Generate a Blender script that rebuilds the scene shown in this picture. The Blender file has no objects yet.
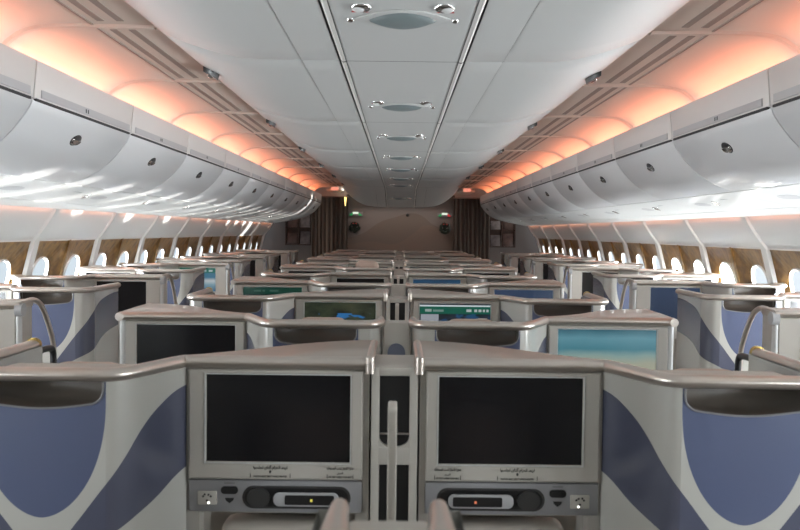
import bpy, bmesh, math, random
from mathutils import Vector, Matrix
random.seed(7)
C = bpy.context.scene.collection
SC = bpy.context.scene
H = 1.5                      # camera height; heights below are mostly given relative to it
F_PX = 900.0
pi = math.pi

# ------------------------------------------------------------------ materials
MATS = {}
def new_mat(name):
    m = bpy.data.materials.new(name); m.use_nodes = True
    MATS[name] = m
    nt = m.node_tree
    return m, nt, nt.nodes['Principled BSDF']

def pbr(name, col, rough=0.5, metal=0.0, coat=0.0, noise=0.0, nscale=40, bump=0.0, emit=None, estr=0.0, spec=0.5, stretch=None):
    m, nt, b = new_mat(name)
    c = (*col, 1)
    b.inputs['Roughness'].default_value = rough
    b.inputs['Metallic'].default_value = metal
    b.inputs['Coat Weight'].default_value = coat
    b.inputs['Coat Roughness'].default_value = 0.08
    b.inputs['Specular IOR Level'].default_value = spec
    b.inputs['Base Color'].default_value = c
    if noise or bump:
        tc = nt.nodes.new('ShaderNodeTexCoord')
        n = nt.nodes.new('ShaderNodeTexNoise'); n.inputs['Scale'].default_value = nscale
        n.inputs['Detail'].default_value = 4
        if stretch:
            mp = nt.nodes.new('ShaderNodeMapping'); mp.inputs['Scale'].default_value = stretch
            nt.links.new(tc.outputs['Object'], mp.inputs['Vector']); nt.links.new(mp.outputs[0], n.inputs['Vector'])
        else:
            nt.links.new(tc.outputs['Object'], n.inputs['Vector'])
        if noise:
            r = nt.nodes.new('ShaderNodeValToRGB')
            lo = [max(0, x*(1-noise)) for x in col]; hi = [min(1, x*(1+noise)) for x in col]
            r.color_ramp.elements[0].position = 0.3; r.color_ramp.elements[1].position = 0.7
            r.color_ramp.elements[0].color = (*lo, 1); r.color_ramp.elements[1].color = (*hi, 1)
            nt.links.new(n.outputs['Fac'], r.inputs['Fac']); nt.links.new(r.outputs['Color'], b.inputs['Base Color'])
        if bump:
            bp = nt.nodes.new('ShaderNodeBump'); bp.inputs['Strength'].default_value = bump; bp.inputs['Distance'].default_value = 0.01
            nt.links.new(n.outputs['Fac'], bp.inputs['Height']); nt.links.new(bp.outputs[0], b.inputs['Normal'])
    if emit:
        b.inputs['Emission Color'].default_value = (*emit, 1); b.inputs['Emission Strength'].default_value = estr
    return m

def math_node(nt, op, a, b=None, clamp=False):
    n = nt.nodes.new('ShaderNodeMath'); n.operation = op; n.use_clamp = clamp
    for i, v in enumerate((a, b)):
        if v is None: continue
        if isinstance(v, (int, float)): n.inputs[i].default_value = v
        else: nt.links.new(v, n.inputs[i])
    return n.outputs[0]
def mix_col(nt, fac, a, b):
    n = nt.nodes.new('ShaderNodeMix'); n.data_type = 'RGBA'
    nt.links.new(fac, n.inputs[0]) if not isinstance(fac, (int, float)) else None
    for idx, v in ((6, a), (7, b)):
        if isinstance(v, tuple): n.inputs[idx].default_value = (*v, 1)
        else: nt.links.new(v, n.inputs[idx])
    return n.outputs[2]
def curve_node(nt, val, pts, xmax, ymax):
    n = nt.nodes.new('ShaderNodeFloatCurve')
    c = n.mapping.curves[0]
    while len(c.points) > 2: c.points.remove(c.points[1])
    c.points[0].location = (pts[0][0]/xmax, pts[0][1]/ymax); c.points[1].location = (pts[-1][0]/xmax, pts[-1][1]/ymax)
    for p in pts[1:-1]: c.points.new(p[0]/xmax, p[1]/ymax)
    n.mapping.update()
    nt.links.new(math_node(nt, 'DIVIDE', val, xmax), n.inputs['Value'])
    return math_node(nt, 'MULTIPLY', n.outputs[0], ymax)

M_WHITE   = pbr('panel_offwhite', (0.62, 0.63, 0.62), 0.42, coat=0.1)
M_CEIL    = pbr('ceiling_panel', (0.50, 0.505, 0.495), 0.42, bump=0.02, nscale=300)
M_BIN     = pbr('bin_gloss_white', (0.66, 0.67, 0.68), 0.36, coat=0.25)
M_BINTOP  = pbr('bin_fascia', (0.60, 0.58, 0.56), 0.45)
M_STRIP   = pbr('label_strip_grey', (0.42, 0.42, 0.43), 0.45)
M_COVE    = pbr('cove_cream', (0.80, 0.72, 0.64), 0.6)
M_BEIGE   = pbr('beige_ceiling_trim', (0.76, 0.66, 0.58), 0.55)
M_SLOT    = pbr('slot_brown', (0.36, 0.29, 0.25), 0.6)
M_DARK    = pbr('dark_gap', (0.015, 0.015, 0.016), 0.6)
M_GREY    = pbr('mid_grey_plastic', (0.20, 0.20, 0.21), 0.4)
M_HOOD    = pbr('hood_black', (0.045, 0.045, 0.045), 0.3)
M_LENS    = pbr('lens_bluegrey', (0.17, 0.205, 0.21), 0.5)
M_CHROME  = pbr('chrome', (0.75, 0.75, 0.75), 0.15, metal=1)
M_ALU     = pbr('champagne_aluminium', (0.60, 0.54, 0.49), 0.30, metal=0.85)
M_ALUTOP  = pbr('champagne_console_top', (0.52, 0.45, 0.39), 0.33, metal=0.55, coat=0.2)
M_CONSOLE = pbr('console_greige', (0.44, 0.42, 0.385), 0.45, noise=0.03, nscale=15)
M_FRAME   = pbr('monitor_surround', (0.50, 0.475, 0.43), 0.42)
M_PANEL   = pbr('control_panel_grey', (0.30, 0.30, 0.31), 0.42)
M_BLACK   = pbr('black_plastic', (0.012, 0.012, 0.013), 0.35)
M_SCREEN  = pbr('screen_off', (0.008, 0.008, 0.010), 0.16, coat=0.0, spec=0.4)
M_POCKET  = pbr('pocket_taupe', (0.06, 0.048, 0.037), 0.5)
M_SEAT    = pbr('seat_leather_cream', (0.50, 0.46, 0.41), 0.5, noise=0.05, nscale=20)
M_SEATPIL = pbr('headrest_beige', (0.55, 0.43, 0.36), 0.6)
M_BLUEDOME= pbr('bluegrey_panel', (0.15, 0.17, 0.23), 0.35)
M_BRASS   = pbr('brass_end', (0.55, 0.38, 0.10), 0.3, metal=0.9)
M_CARPET  = pbr('carpet_brown', (0.09, 0.075, 0.065), 0.95, noise=0.3, nscale=120, bump=0.3)
M_CURTAIN = pbr('curtain_taupe', (0.26, 0.215, 0.185), 0.85, noise=0.1, nscale=60)
M_WREATH  = pbr('dark_foliage', (0.012, 0.02, 0.012), 0.8, noise=0.5, nscale=90, bump=0.6)
M_RED     = pbr('red_marking', (0.5, 0.05, 0.04), 0.5)
M_INK     = pbr('ink_black', (0.02, 0.02, 0.02), 0.6)
M_PAPER   = pbr('sticker_clear', (0.50, 0.48, 0.43), 0.35)
M_WOODDK  = pbr('rack_dark_wood', (0.07, 0.035, 0.025), 0.4, noise=0.3, nscale=10)

def reveal_material():
    m, nt, b = new_mat('window_reveal_gold')
    tc = nt.nodes.new('ShaderNodeTexCoord')
    n = nt.nodes.new('ShaderNodeTexNoise'); n.inputs['Scale'].default_value = 14; n.inputs['Detail'].default_value = 7
    nt.links.new(tc.outputs['Object'], n.inputs['Vector'])
    r = nt.nodes.new('ShaderNodeValToRGB')
    r.color_ramp.elements[0].position = 0.3; r.color_ramp.elements[0].color = (0.10, 0.05, 0.014, 1)
    r.color_ramp.elements[1].position = 0.72; r.color_ramp.elements[1].color = (0.30, 0.17, 0.05, 1)
    nt.links.new(n.outputs['Fac'], r.inputs['Fac']); nt.links.new(r.outputs['Color'], b.inputs['Base Color'])
    b.inputs['Roughness'].default_value = 0.35
    return m
M_REVEAL = reveal_material()

def shell_material():
    """blue-grey and off-white swooping pattern, laid out in the shell's own (arc length, height) UV"""
    m, nt, b = new_mat('shell_wave_pattern')
    uv = nt.nodes.new('ShaderNodeUVMap'); uv.uv_map = 'pat'
    sp = nt.nodes.new('ShaderNodeSeparateXYZ'); nt.links.new(uv.outputs[0], sp.inputs[0])
    s = math_node(nt, 'ABSOLUTE', sp.outputs[0]); h = sp.outputs[1]
    t = math_node(nt, 'DIVIDE', math_node(nt, 'MAXIMUM', math_node(nt, 'SUBTRACT', h, 0.40), 0.0), 0.282)
    inside = math_node(nt, 'SUBTRACT', 1.0, math_node(nt, 'POWER', t, 2.2))
    w = math_node(nt, 'MULTIPLY', math_node(nt, 'POWER', math_node(nt, 'MAXIMUM', inside, 0.0), 0.55), 0.152)
    U = math_node(nt, 'LESS_THAN', s, w)
    f1 = curve_node(nt, s, [(0, .775), (.04, .745), (.082, .693), (.145, .61), (.2, .542), (.253, .486), (.327, .439), (.43, .405), (1.0, .40)], 1.0, 1.0)
    f2 = curve_node(nt, s, [(0, .80), (.07, .775), (.14, .735), (.2, .705), (.31, .668), (.43, .62), (.7, .585), (1.0, .57)], 1.0, 1.0)
    Wd = math_node(nt, 'MULTIPLY', math_node(nt, 'GREATER_THAN', h, f1), math_node(nt, 'LESS_THAN', h, f2))
    col = mix_col(nt, U, (0.50, 0.495, 0.46), (0.10, 0.122, 0.21))
    col = mix_col(nt, Wd, col, (0.09, 0.098, 0.145))
    nt.links.new(col, b.inputs['Base Color'])
    b.inputs['Roughness'].default_value = 0.20
    b.inputs['Coat Weight'].default_value = 0.6
    b.inputs['Coat Roughness'].default_value = 0.16
    return m
M_SHELL = shell_material()

def emis(name, col, s):
    m, nt, b = new_mat(name)
    b.inputs['Base Color'].default_value = (*[0.5*c for c in col], 1)
    b.inputs['Emission Color'].default_value = (*col, 1); b.inputs['Emission Strength'].default_value = s
    return m

def screen_material(name, fn, strength=1.0, base=(0.01, 0.01, 0.012)):
    m, nt, b = new_mat(name)
    uv = nt.nodes.new('ShaderNodeUVMap'); uv.uv_map = 'scr'
    sp = nt.nodes.new('ShaderNodeSeparateXYZ'); nt.links.new(uv.outputs[0], sp.inputs[0])
    col = fn(nt, uv.outputs[0], sp.outputs[0], sp.outputs[1])
    nt.links.new(col, b.inputs['Emission Color']); b.inputs['Emission Strength'].default_value = strength
    b.inputs['Base Color'].default_value = (*base, 1); b.inputs['Roughness'].default_value = 0.16
    return m
def rect(nt, x, y, x0, x1, y0, y1):
    a = math_node(nt, 'MULTIPLY', math_node(nt, 'GREATER_THAN', x, x0), math_node(nt, 'LESS_THAN', x, x1))
    c = math_node(nt, 'MULTIPLY', math_node(nt, 'GREATER_THAN', y, y0), math_node(nt, 'LESS_THAN', y, y1))
    return math_node(nt, 'MULTIPLY', a, c)
def noise_fac(nt, vec, scale, thr=None, detail=3, soft=0.05, off=(0, 0, 0)):
    mp = nt.nodes.new('ShaderNodeMapping'); mp.inputs['Location'].default_value = off
    nt.links.new(vec, mp.inputs['Vector'])
    n = nt.nodes.new('ShaderNodeTexNoise'); n.inputs['Scale'].default_value = scale; n.inputs['Detail'].default_value = detail
    nt.links.new(mp.outputs[0], n.inputs['Vector'])
    if thr is None: return n.outputs['Fac']
    mr = nt.nodes.new('ShaderNodeMapRange'); mr.inputs['From Min'].default_value = thr - soft; mr.inputs['From Max'].default_value = thr + soft
    nt.links.new(n.outputs['Fac'], mr.inputs['Value'])
    return mr.outputs[0]
def ramp(nt, fac, stops):
    r = nt.nodes.new('ShaderNodeValToRGB'); e = r.color_ramp.elements
    e[0].position, e[0].color = stops[0][0], (*stops[0][1], 1)
    e[1].position, e[1].color = stops[-1][0], (*stops[-1][1], 1)
    for p, c in stops[1:-1]:
        k = e.new(p); k.color = (*c, 1)
    nt.links.new(fac, r.inputs['Fac'])
    return r.outputs['Color']
def scr_map_dark(nt, v, x, y):
    land = ramp(nt, noise_fac(nt, v, 5, detail=6), [(0.35, (0.010, 0.014, 0.010)), (0.55, (0.03, 0.04, 0.022)), (0.75, (0.06, 0.065, 0.035))])
    lake = math_node(nt, 'MULTIPLY', noise_fac(nt, v, 4.3, 0.53, 2, 0.01, (3.1, 1.7, 0)), rect(nt, x, y, 0.2, 0.98, 0.1, 0.75))
    col = mix_col(nt, lake, land, (0.02, 0.14, 0.36))
    # small white aircraft symbol
    pl = math_node(nt, 'MAXIMUM', rect(nt, x, y, 0.56, 0.58, 0.02, 0.22), rect(nt, x, y, 0.51, 0.63, 0.08, 0.12))
    return mix_col(nt, pl, col, (0.6, 0.6, 0.55))
def scr_map_header(nt, v, x, y):
    land = ramp(nt, noise_fac(nt, v, 6, detail=6, off=(5, 2, 0)), [(0.35, (0.012, 0.02, 0.02)), (0.6, (0.02, 0.03, 0.05)), (0.75, (0.05, 0.06, 0.04))])
    water = noise_fac(nt, v, 4, 0.6, 2, 0.02, (8.3, 4.7, 0))
    col = mix_col(nt, water, land, (0.02, 0.09, 0.2))
    col = mix_col(nt, rect(nt, x, y, 0.0, 1.0, 0.76, 0.93), col, (0.005, 0.13, 0.085))
    col = mix_col(nt, rect(nt, x, y, 0.0, 1.0, 0.93, 0.965), col, (0.8, 0.9, 0.95))
    col = mix_col(nt, rect(nt, x, y, 0.02, 0.27, 0.05, 0.75), col, (0.42, 0.45, 0.50))
    for k in range(3):
        col = mix_col(nt, rect(nt, x, y, 0.04, 0.24, 0.15+k*0.19, 0.19+k*0.19), col, (0.2, 0.22, 0.26))
    for x0, x1 in ((0.66, 0.73), (0.77, 0.81), (0.83, 0.87), (0.89, 0.92), (0.94, 0.97)):
        col = mix_col(nt, rect(nt, x, y, x0, x1, 0.81, 0.87), col, (0.6, 0.65, 0.65))
    col = mix_col(nt, rect(nt, x, y, 0.08, 0.17, 0.81, 0.87), col, (0.4, 0.5, 0.47))
    col = mix_col(nt, rect(nt, x, y, 0.19, 0.34, 0.81, 0.86), col, (0.2, 0.34, 0.30))
    return mix_col(nt, rect(nt, x, y, 0.82, 0.95, 0.60, 0.67), col, (0.42, 0.42, 0.4))
def scr_sea(nt, v, x, y):
    n = noise_fac(nt, v, 3)
    yy = math_node(nt, 'ADD', y, math_node(nt, 'MULTIPLY', math_node(nt, 'SUBTRACT', n, 0.5), 0.10))
    return ramp(nt, yy, [(0.0, (0.20, 0.24, 0.20)), (0.25, (0.36, 0.36, 0.27)), (0.42, (0.34, 0.35, 0.27)), (0.55, (0.22, 0.33, 0.31)), (0.66, (0.06, 0.20, 0.25)), (0.85, (0.11, 0.27, 0.33)), (1.0, (0.03, 0.11, 0.15))])
def scr_blue(nt, v, x, y):
    return ramp(nt, math_node(nt, 'ADD', math_node(nt, 'MULTIPLY', noise_fac(nt, v, 5), 0.4), math_node(nt, 'MULTIPLY', y, 0.6)), [(0.1, (0.02, 0.06, 0.12)), (0.6, (0.02, 0.13, 0.28)), (0.9, (0.03, 0.07, 0.14))])
def scr_menu(nt, v, x, y):
    col = ramp(nt, y, [(0.0, (0.02, 0.1, 0.22)), (0.3, (0.25, 0.42, 0.5)), (0.45, (0.6, 0.65, 0.66)), (0.6, (0.05, 0.2, 0.32)), (0.78, (0.06, 0.2, 0.3)), (0.8, (0.01, 0.16, 0.12)), (1.0, (0.01, 0.16, 0.12))])
    for x0, x1 in ((0.1, 0.35), (0.5, 0.6), (0.66, 0.76), (0.82, 0.92)):
        col = mix_col(nt, rect(nt, x, y, x0, x1, 0.84, 0.92), col, (0.5, 0.6, 0.6))
    return col
def scr_header_dark(nt, v, x, y):
    col = mix_col(nt, rect(nt, x, y, 0.0, 1.0, 0.8, 1.0), ramp(nt, y, [(0, (0.005, 0.02, 0.02)), (1, (0.01, 0.05, 0.05))]), (0.005, 0.10, 0.065))
    for x0, x1 in ((0.18, 0.3), (0.33, 0.37), (0.45, 0.6)):
        col = mix_col(nt, rect(nt, x, y, x0, x1, 0.87, 0.92), col, (0.15, 0.3, 0.25))
    return col
SCREENS = {'off': M_SCREEN,
           'map': screen_material('screen_map', scr_map_dark, 0.5),
           'mapheader': screen_material('screen_map_header', scr_map_header, 0.38),
           'sea': screen_material('screen_sea', scr_sea, 0.55),
           'blue': screen_material('screen_blue', scr_blue, 0.28),
           'menu': screen_material('screen_menu', scr_menu, 0.4),
           'header': screen_material('screen_header', scr_header_dark, 0.2),
           'navy': screen_material('screen_navy', lambda nt, v, x, y: ramp(nt, y, [(0, (0.012, 0.022, 0.045)), (1, (0.02, 0.035, 0.07))]), 0.8)}

# ------------------------------------------------------------------ mesh helpers
def mesh(name, verts, faces, mat, smooth=False, uvs=None, uvname='UVMap'):
    me = bpy.data.meshes.new(name)
    me.from_pydata([tuple(v) for v in verts], [], faces)
    me.materials.append(mat)
    if uvs is not None:
        l = me.uv_layers.new(name=uvname)
        for lp in me.loops: l.data[lp.index].uv = uvs[lp.vertex_index]
    if smooth:
        for p in me.polygons: p.use_smooth = True
    me.update()
    return me
def finish(bm, name, mat, smooth=False, auto=None, normals=True):
    if normals: bmesh.ops.recalc_face_normals(bm, faces=bm.faces)
    if auto is not None:
        for e in bm.edges:
            if len(e.link_faces) == 2 and e.calc_face_angle(0) > auto: e.smooth = False
        smooth = True
    for f in bm.faces: f.smooth = smooth
    me = bpy.data.meshes.new(name); bm.to_mesh(me); bm.free(); me.materials.append(mat)
    return me
def obj(name, me, parent=None, loc=(0, 0, 0), rot=None, **props):
    o = bpy.data.objects.new(name, me); C.objects.link(o); o.location = loc
    if rot: o.rotation_euler = rot
    if parent is not None: o.parent = parent
    for k, v in props.items(): o[k] = v
    return o
def empty(name, loc, label, cat, group=None, rot=None):
    o = bpy.data.objects.new(name, None); C.objects.link(o); o.location = loc
    o.empty_display_size = 0.1
    if rot: o.rotation_euler = rot
    o['label'] = label; o['category'] = cat
    if group: o['group'] = group
    return o
def add_box(bm, x0, x1, y0, y1, z0, z1, bev=0.0, seg=2):
    x0, x1 = min(x0, x1), max(x0, x1)
    r = bmesh.ops.create_cube(bm, size=1.0)
    vs = r['verts']
    bmesh.ops.scale(bm, vec=(x1-x0, y1-y0, z1-z0), verts=vs)
    bmesh.ops.translate(bm, vec=((x0+x1)/2, (y0+y1)/2, (z0+z1)/2), verts=vs)
    if bev:
        es = list({e for v in vs for e in v.link_edges})
        bmesh.ops.bevel(bm, geom=es, offset=bev, segments=seg, affect='EDGES', profile=0.5)
def box_mesh(name, mat, *a, bev=0.0, seg=2):
    bm = bmesh.new(); add_box(bm, *a, bev=bev, seg=seg)
    return finish(bm, name, mat, auto=0.6)
def add_prism(bm, pts, axis, a0, a1):
    """polygon pts in the plane normal to axis, extruded from a0 to a1"""
    def P(p, a):
        return {'x': (a, p[0], p[1]), 'y': (p[0], a, p[1]), 'z': (p[0], p[1], a)}[axis]
    A = [bm.verts.new(P(p, a0)) for p in pts]; B = [bm.verts.new(P(p, a1)) for p in pts]
    bm.faces.new(A); bm.faces.new(list(reversed(B)))
    n = len(pts)
    for i in range(n): bm.faces.new((A[i], B[i], B[(i+1) % n], A[(i+1) % n]))
def prism_mesh(name, mat, pts, axis, a0, a1, bev=0.0, auto=0.6):
    bm = bmesh.new(); add_prism(bm, pts, axis, a0, a1)
    bmesh.ops.recalc_face_normals(bm, faces=bm.faces)
    if bev:
        es = [e for e in bm.edges if e.calc_face_angle(0) > 0.7]
        bmesh.ops.bevel(bm, geom=es, offset=bev, segments=2, affect='EDGES', profile=0.5)
    return finish(bm, name, mat, auto=auto)
def catmull(pts, n=6):
    out = []
    P = [Vector(p) for p in pts]
    for i in range(len(P)-1):
        p0 = P[max(i-1, 0)]; p1 = P[i]; p2 = P[i+1]; p3 = P[min(i+2, len(P)-1)]
        for k in range(n):
            t = k/n
            out.append(0.5*((2*p1)+(p2-p0)*t+(2*p0-5*p1+4*p2-p3)*t*t+(3*p1-p0-3*p2+p3)*t**3))
    out.append(P[-1])
    return out
def add_tube(bm, path, r, seg=12, caps=True, rz=None):
    """round (or elliptical: r across, rz vertical) tube through 3-D points"""
    P = [Vector(p) for p in path]
    rings = []
    prev_n = None
    rzl = rz if isinstance(rz, (list, tuple)) else None
    for i, p in enumerate(P):
        t = (P[min(i+1, len(P)-1)] - P[max(i-1, 0)]).normalized()
        up = Vector((0, 0, 1))
        if abs(t.z) > 0.95:
            n = prev_n if prev_n is not None else Vector((1, 0, 0))
            n = (n - t*n.dot(t)).normalized()
        else:
            n = t.cross(up).normalized()
            if prev_n is not None and n.dot(prev_n) < 0: n = -n
        prev_n = n
        b = n.cross(t).normalized()
        rr = r[i] if isinstance(r, (list, tuple)) else r
        rv = rzl[i] if rzl else rz if rz else rr
        rings.append([bm.verts.new(p + n*math.cos(2*pi*k/seg)*rr + b*math.sin(2*pi*k/seg)*rv) for k in range(seg)])
    for a, c in zip(rings, rings[1:]):
        for k in range(seg): bm.faces.new((a[k], a[(k+1) % seg], c[(k+1) % seg], c[k]))
    if caps:
        bm.faces.new(list(reversed(rings[0]))); bm.faces.new(rings[-1])
def tube_mesh(name, mat, path, r, seg=12, rz=None):
    bm = bmesh.new(); add_tube(bm, path, r, seg, rz=rz)
    return finish(bm, name, mat, auto=0.9)
def add_ellipsoid(bm, c, r, u=20, v=12):
    res = bmesh.ops.create_uvsphere(bm, u_segments=u, v_segments=v, radius=1.0)
    bmesh.ops.scale(bm, vec=r, verts=res['verts']); bmesh.ops.translate(bm, vec=c, verts=res['verts'])
def rounded_rect(x0, x1, y0, y1, r, n=6):
    pts = []
    for cx, cy, a0 in ((x1-r, y1-r, 0), (x0+r, y1-r, pi/2), (x0+r, y0+r, pi), (x1-r, y0+r, 1.5*pi)):
        for k in range(n+1):
            a = a0 + k*pi/2/n; pts.append((cx+r*math.cos(a), cy+r*math.sin(a)))
    return pts
def text_mesh(name, body, size, mat, align='CENTER'):
    cu = bpy.data.curves.new('txt', 'FONT'); cu.body = body; cu.size = size; cu.align_x = align; cu.align_y = 'CENTER'; cu.extrude = 0.0002; cu.offset = size*0.03
    o = bpy.data.objects.new('txt', cu); C.objects.link(o)
    dg = bpy.context.evaluated_depsgraph_get()
    me = bpy.data.meshes.new_from_object(o.evaluated_get(dg)); me.name = name
    bpy.data.objects.remove(o); bpy.data.curves.remove(cu)
    me.materials.clear(); me.materials.append(mat)
    return me

# ------------------------------------------------------------------ seat suites
CACHE = {}
def cached(key, fn):
    if key not in CACHE: CACHE[key] = fn()
    return CACHE[key]

ZR = H - 0.345               # centre height of the metal edge rail
UC = 0.767                   # middle of the seat back's pocket
def shell_path(L):
    a = catmull([(0.483, 0.0), (0.508, -0.055), (0.538, -0.13), (0.567, -0.195), (0.594, -0.23), (0.615, -0.24)], 5)
    b = catmull([(0.925, -0.24), (0.962, -0.23), (0.988, -0.20), (1.0, -0.15), (1.0, -0.10), (1.0, L)], 5)
    return [Vector(p) for p in a], [Vector(p) for p in b]
def offset_path(pts, d):
    out = []
    for i, p in enumerate(pts):
        t = (pts[min(i+1, len(pts)-1)] - pts[max(i-1, 0)]).normalized()
        out.append(Vector((p.x - t.y*d, p.y + t.x*d)))
    return out

POCKET_H = 0.421
def build_shell(d, L):
    """curved outer skin of the seat back; the front is cut by the pocket's opening"""
    A, B = shell_path(L)
    zt = ZR; zb = 0.03
    verts, faces, uvs = [], [], []
    def V(p, z, s):
        verts.append((d*p[0], p[1], z)); uvs.append((s, H - z)); return len(verts)-1
    # arc length either side of the pocket middle
    sA = [0]*len(A); acc = UC - A[-1].x; sA[-1] = -acc
    for i in range(len(A)-2, -1, -1):
        acc += (A[i+1]-A[i]).length; sA[i] = -acc
    sB = [0]*len(B); acc = B[0].x - UC; sB[0] = acc
    for i in range(1, len(B)):
        acc += (B[i]-B[i-1]).length; sB[i] = acc
    def strip(P, S):
        prev = None
        for p, s in zip(P, S):
            cur = (V(p, zb, s), V(p, zt, s))
            if prev: faces.append((prev[0], cur[0], cur[1], prev[1]))
            prev = cur
    strip(A, sA); strip(B, sB)
    u0, u1 = A[-1].x, B[0].x; v = -0.24
    pw = 0.146; zp = H - POCKET_H; r = 0.035
    prof = [(-pw, zt)]
    for k in range(7):
        a = pi + k*pi/2/6; prof.append((-pw + r + r*math.cos(a), zp + 0.008 + r + r*math.sin(a)))
    for k in range(1, 8):
        x = -pw + r + (2*pw-2*r)*k/8; prof.append((x, zp + 0.008 - 0.010*math.sin(pi*k/8)))
    for k in range(7):
        a = 1.5*pi + k*pi/2/6; prof.append((pw - r + r*math.cos(a), zp + 0.008 + r + r*math.sin(a)))
    prof.append((pw, zt))
    top = [V((UC+x, v), z, x) for x, z in prof]
    bot = [V((UC+x, v), zb, x) for x, z in prof]
    for i in range(len(prof)-1): 
        if abs(prof[i][0]-prof[i+1][0]) > 1e-6: faces.append((bot[i], bot[i+1], top[i+1], top[i]))
    for ua, ub in ((u0, UC-pw), (UC+pw, u1)):
        f = [V((ua, v), zb, ua-UC), V((ub, v), zb, ub-UC), V((ub, v), zt, ub-UC), V((ua, v), zt, ua-UC)]
        faces.append(tuple(f))
    # inner skin
    for P, S in ((A, sA), (B, sB)):
        Q = offset_path(P, 0.03)
        prev = None
        for p in Q:
            cur = (V(p, zb, 3), V(p, zt, 3))
            if prev: faces.append((prev[1], cur[1], cur[0], prev[0]))
            prev = cur
    f = [V((u0, v+0.09), zb, 3), V((u1, v+0.09), zb, 3), V((u1, v+0.09), zt, 3), V((u0, v+0.09), zt, 3)]
    faces.append(tuple(reversed(f)))
    # far end edge of the wing
    e0, e1 = B[-1], offset_path(B, 0.03)[-1]
    f = [V(e0, zb, sB[-1]), V(e1, zb, sB[-1]), V(e1, zt, sB[-1]), V(e0, zt, sB[-1])]
    faces.append(tuple(f))
    if d < 0: faces = [tuple(reversed(f)) for f in faces]
    me = mesh('seat_shell', verts, faces, M_SHELL, False, uvs, 'pat')
    for p in me.polygons: p.use_smooth = len(p.vertices) == 4 and p.area < 0.06
    return me
def build_pocket(d):
    bm = bmesh.new()
    pw = 0.146; v0, v1 = -0.239, -0.155; zp = H - POCKET_H - 0.002
    prof = [(-pw, ZR)]
    r = 0.035
    for k in range(7):
        a = pi + k*pi/2/6; prof.append((-pw + r + r*math.cos(a), zp + 0.008 + r + r*math.sin(a)))
    for k in range(1, 8):
        x = -pw + r + (2*pw-2*r)*k/8; prof.append((x, zp + 0.008 - 0.010*math.sin(pi*k/8)))
    for k in range(7):
        a = 1.5*pi + k*pi/2/6; prof.append((pw - r + r*math.cos(a), zp + 0.008 + r + r*math.sin(a)))
    prof.append((pw, ZR))
    F = [bm.verts.new((d*(UC+x), v0, z)) for x, z in prof]; K = [bm.verts.new((d*(UC+x), v1, z)) for x, z in prof]
    for i in range(len(F)-1): bm.faces.new((F[i], F[i+1], K[i+1], K[i]))
    bm.faces.new(K)
    return finish(bm, 'literature_pocket', M_POCKET, auto=0.6, normals=False)
def build_pocket_rim(d):
    pw = 0.146; r = 0.035; zp = H - POCKET_H
    pts = [(-pw, ZR)]
    for k in range(7):
        a = pi + k*pi/2/6; pts.append((-pw + r + r*math.cos(a), zp + 0.008 + r + r*math.sin(a)))
    for k in range(1, 8):
        x = -pw + r + (2*pw-2*r)*k/8; pts.append((x, zp + 0.008 - 0.010*math.sin(pi*k/8)))
    for k in range(7):
        a = 1.5*pi + k*pi/2/6; pts.append((pw - r + r*math.cos(a), zp + 0.008 + r + r*math.sin(a)))
    pts.append((pw, ZR))
    return tube_mesh('pocket_rim', M_GREY, [(d*(UC+x), -0.241, z) for x, z in pts], 0.0028, 6)
def build_rail(d, L):
    A, B = shell_path(L)
    p = [Vector((0.0, -0.008)), Vector((0.15, -0.008)), Vector((0.3, -0.008)), Vector((0.45, -0.006))] + A[1:] + [Vector((0.7, -0.24)), Vector((0.8, -0.24))] + B
    q = offset_path(p, 0.004)
    n = len(q); k = 12 if L < 0.1 else 1
    t = [0 if i < n-k else (i-(n-k))/max(k-1, 1) for i in range(n)]
    if L > 0.1: t = [0]*n
    return tube_mesh('edge_rail', M_ALU, [(d*v.x, v.y, ZR+0.002) for v in q], [0.020-0.0085*x for x in t], 14, rz=[0.0165-0.004*x for x in t])
def top_plan(depth):
    if depth < 0.2:
        c = catmull([(0.49, 0.0), (0.46, 0.06), (0.38, 0.11), (0.22, depth), (0.10, depth), (0.0, depth)], 4)
        return [(0.0, 0.0)] + [(v[0], v[1]) for v in c]
    c = catmull([(0.49, 0.0), (0.43, 0.045), (0.34, 0.13), (0.22, depth*0.70), (0.10, depth*0.93), (0.0, depth)], 4)
    return [(0.0, 0.0)] + [(v[0], v[1]) for v in c]
def build_top(d, depth):
    return prism_mesh('console_top', M_ALUTOP, [(d*x, y) for x, y in top_plan(depth)], 'z', ZR-0.014, ZR+0.0175, bev=0.004)
def build_console(d, depth):
    bm = bmesh.new()
    plan = [(0.006 + x*0.98, 0.006 + y*0.94) for x, y in top_plan(depth)]
    add_prism(bm, [(d*x, y) for x, y in plan], 'z', H-0.742, ZR-0.012)
    add_box(bm, d*0.006, d*0.040, 0.006, depth*0.9, 0.01, H-0.742)        # side wall of the footwell
    add_box(bm, d*0.45, d*0.486, 0.006, 0.06, 0.01, H-0.742)
    add_box(bm, d*0.040, d*0.45, 0.15, 0.17, 0.01, H-0.742)
    return finish(bm, 'console', M_CONSOLE, auto=0.6)
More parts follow.
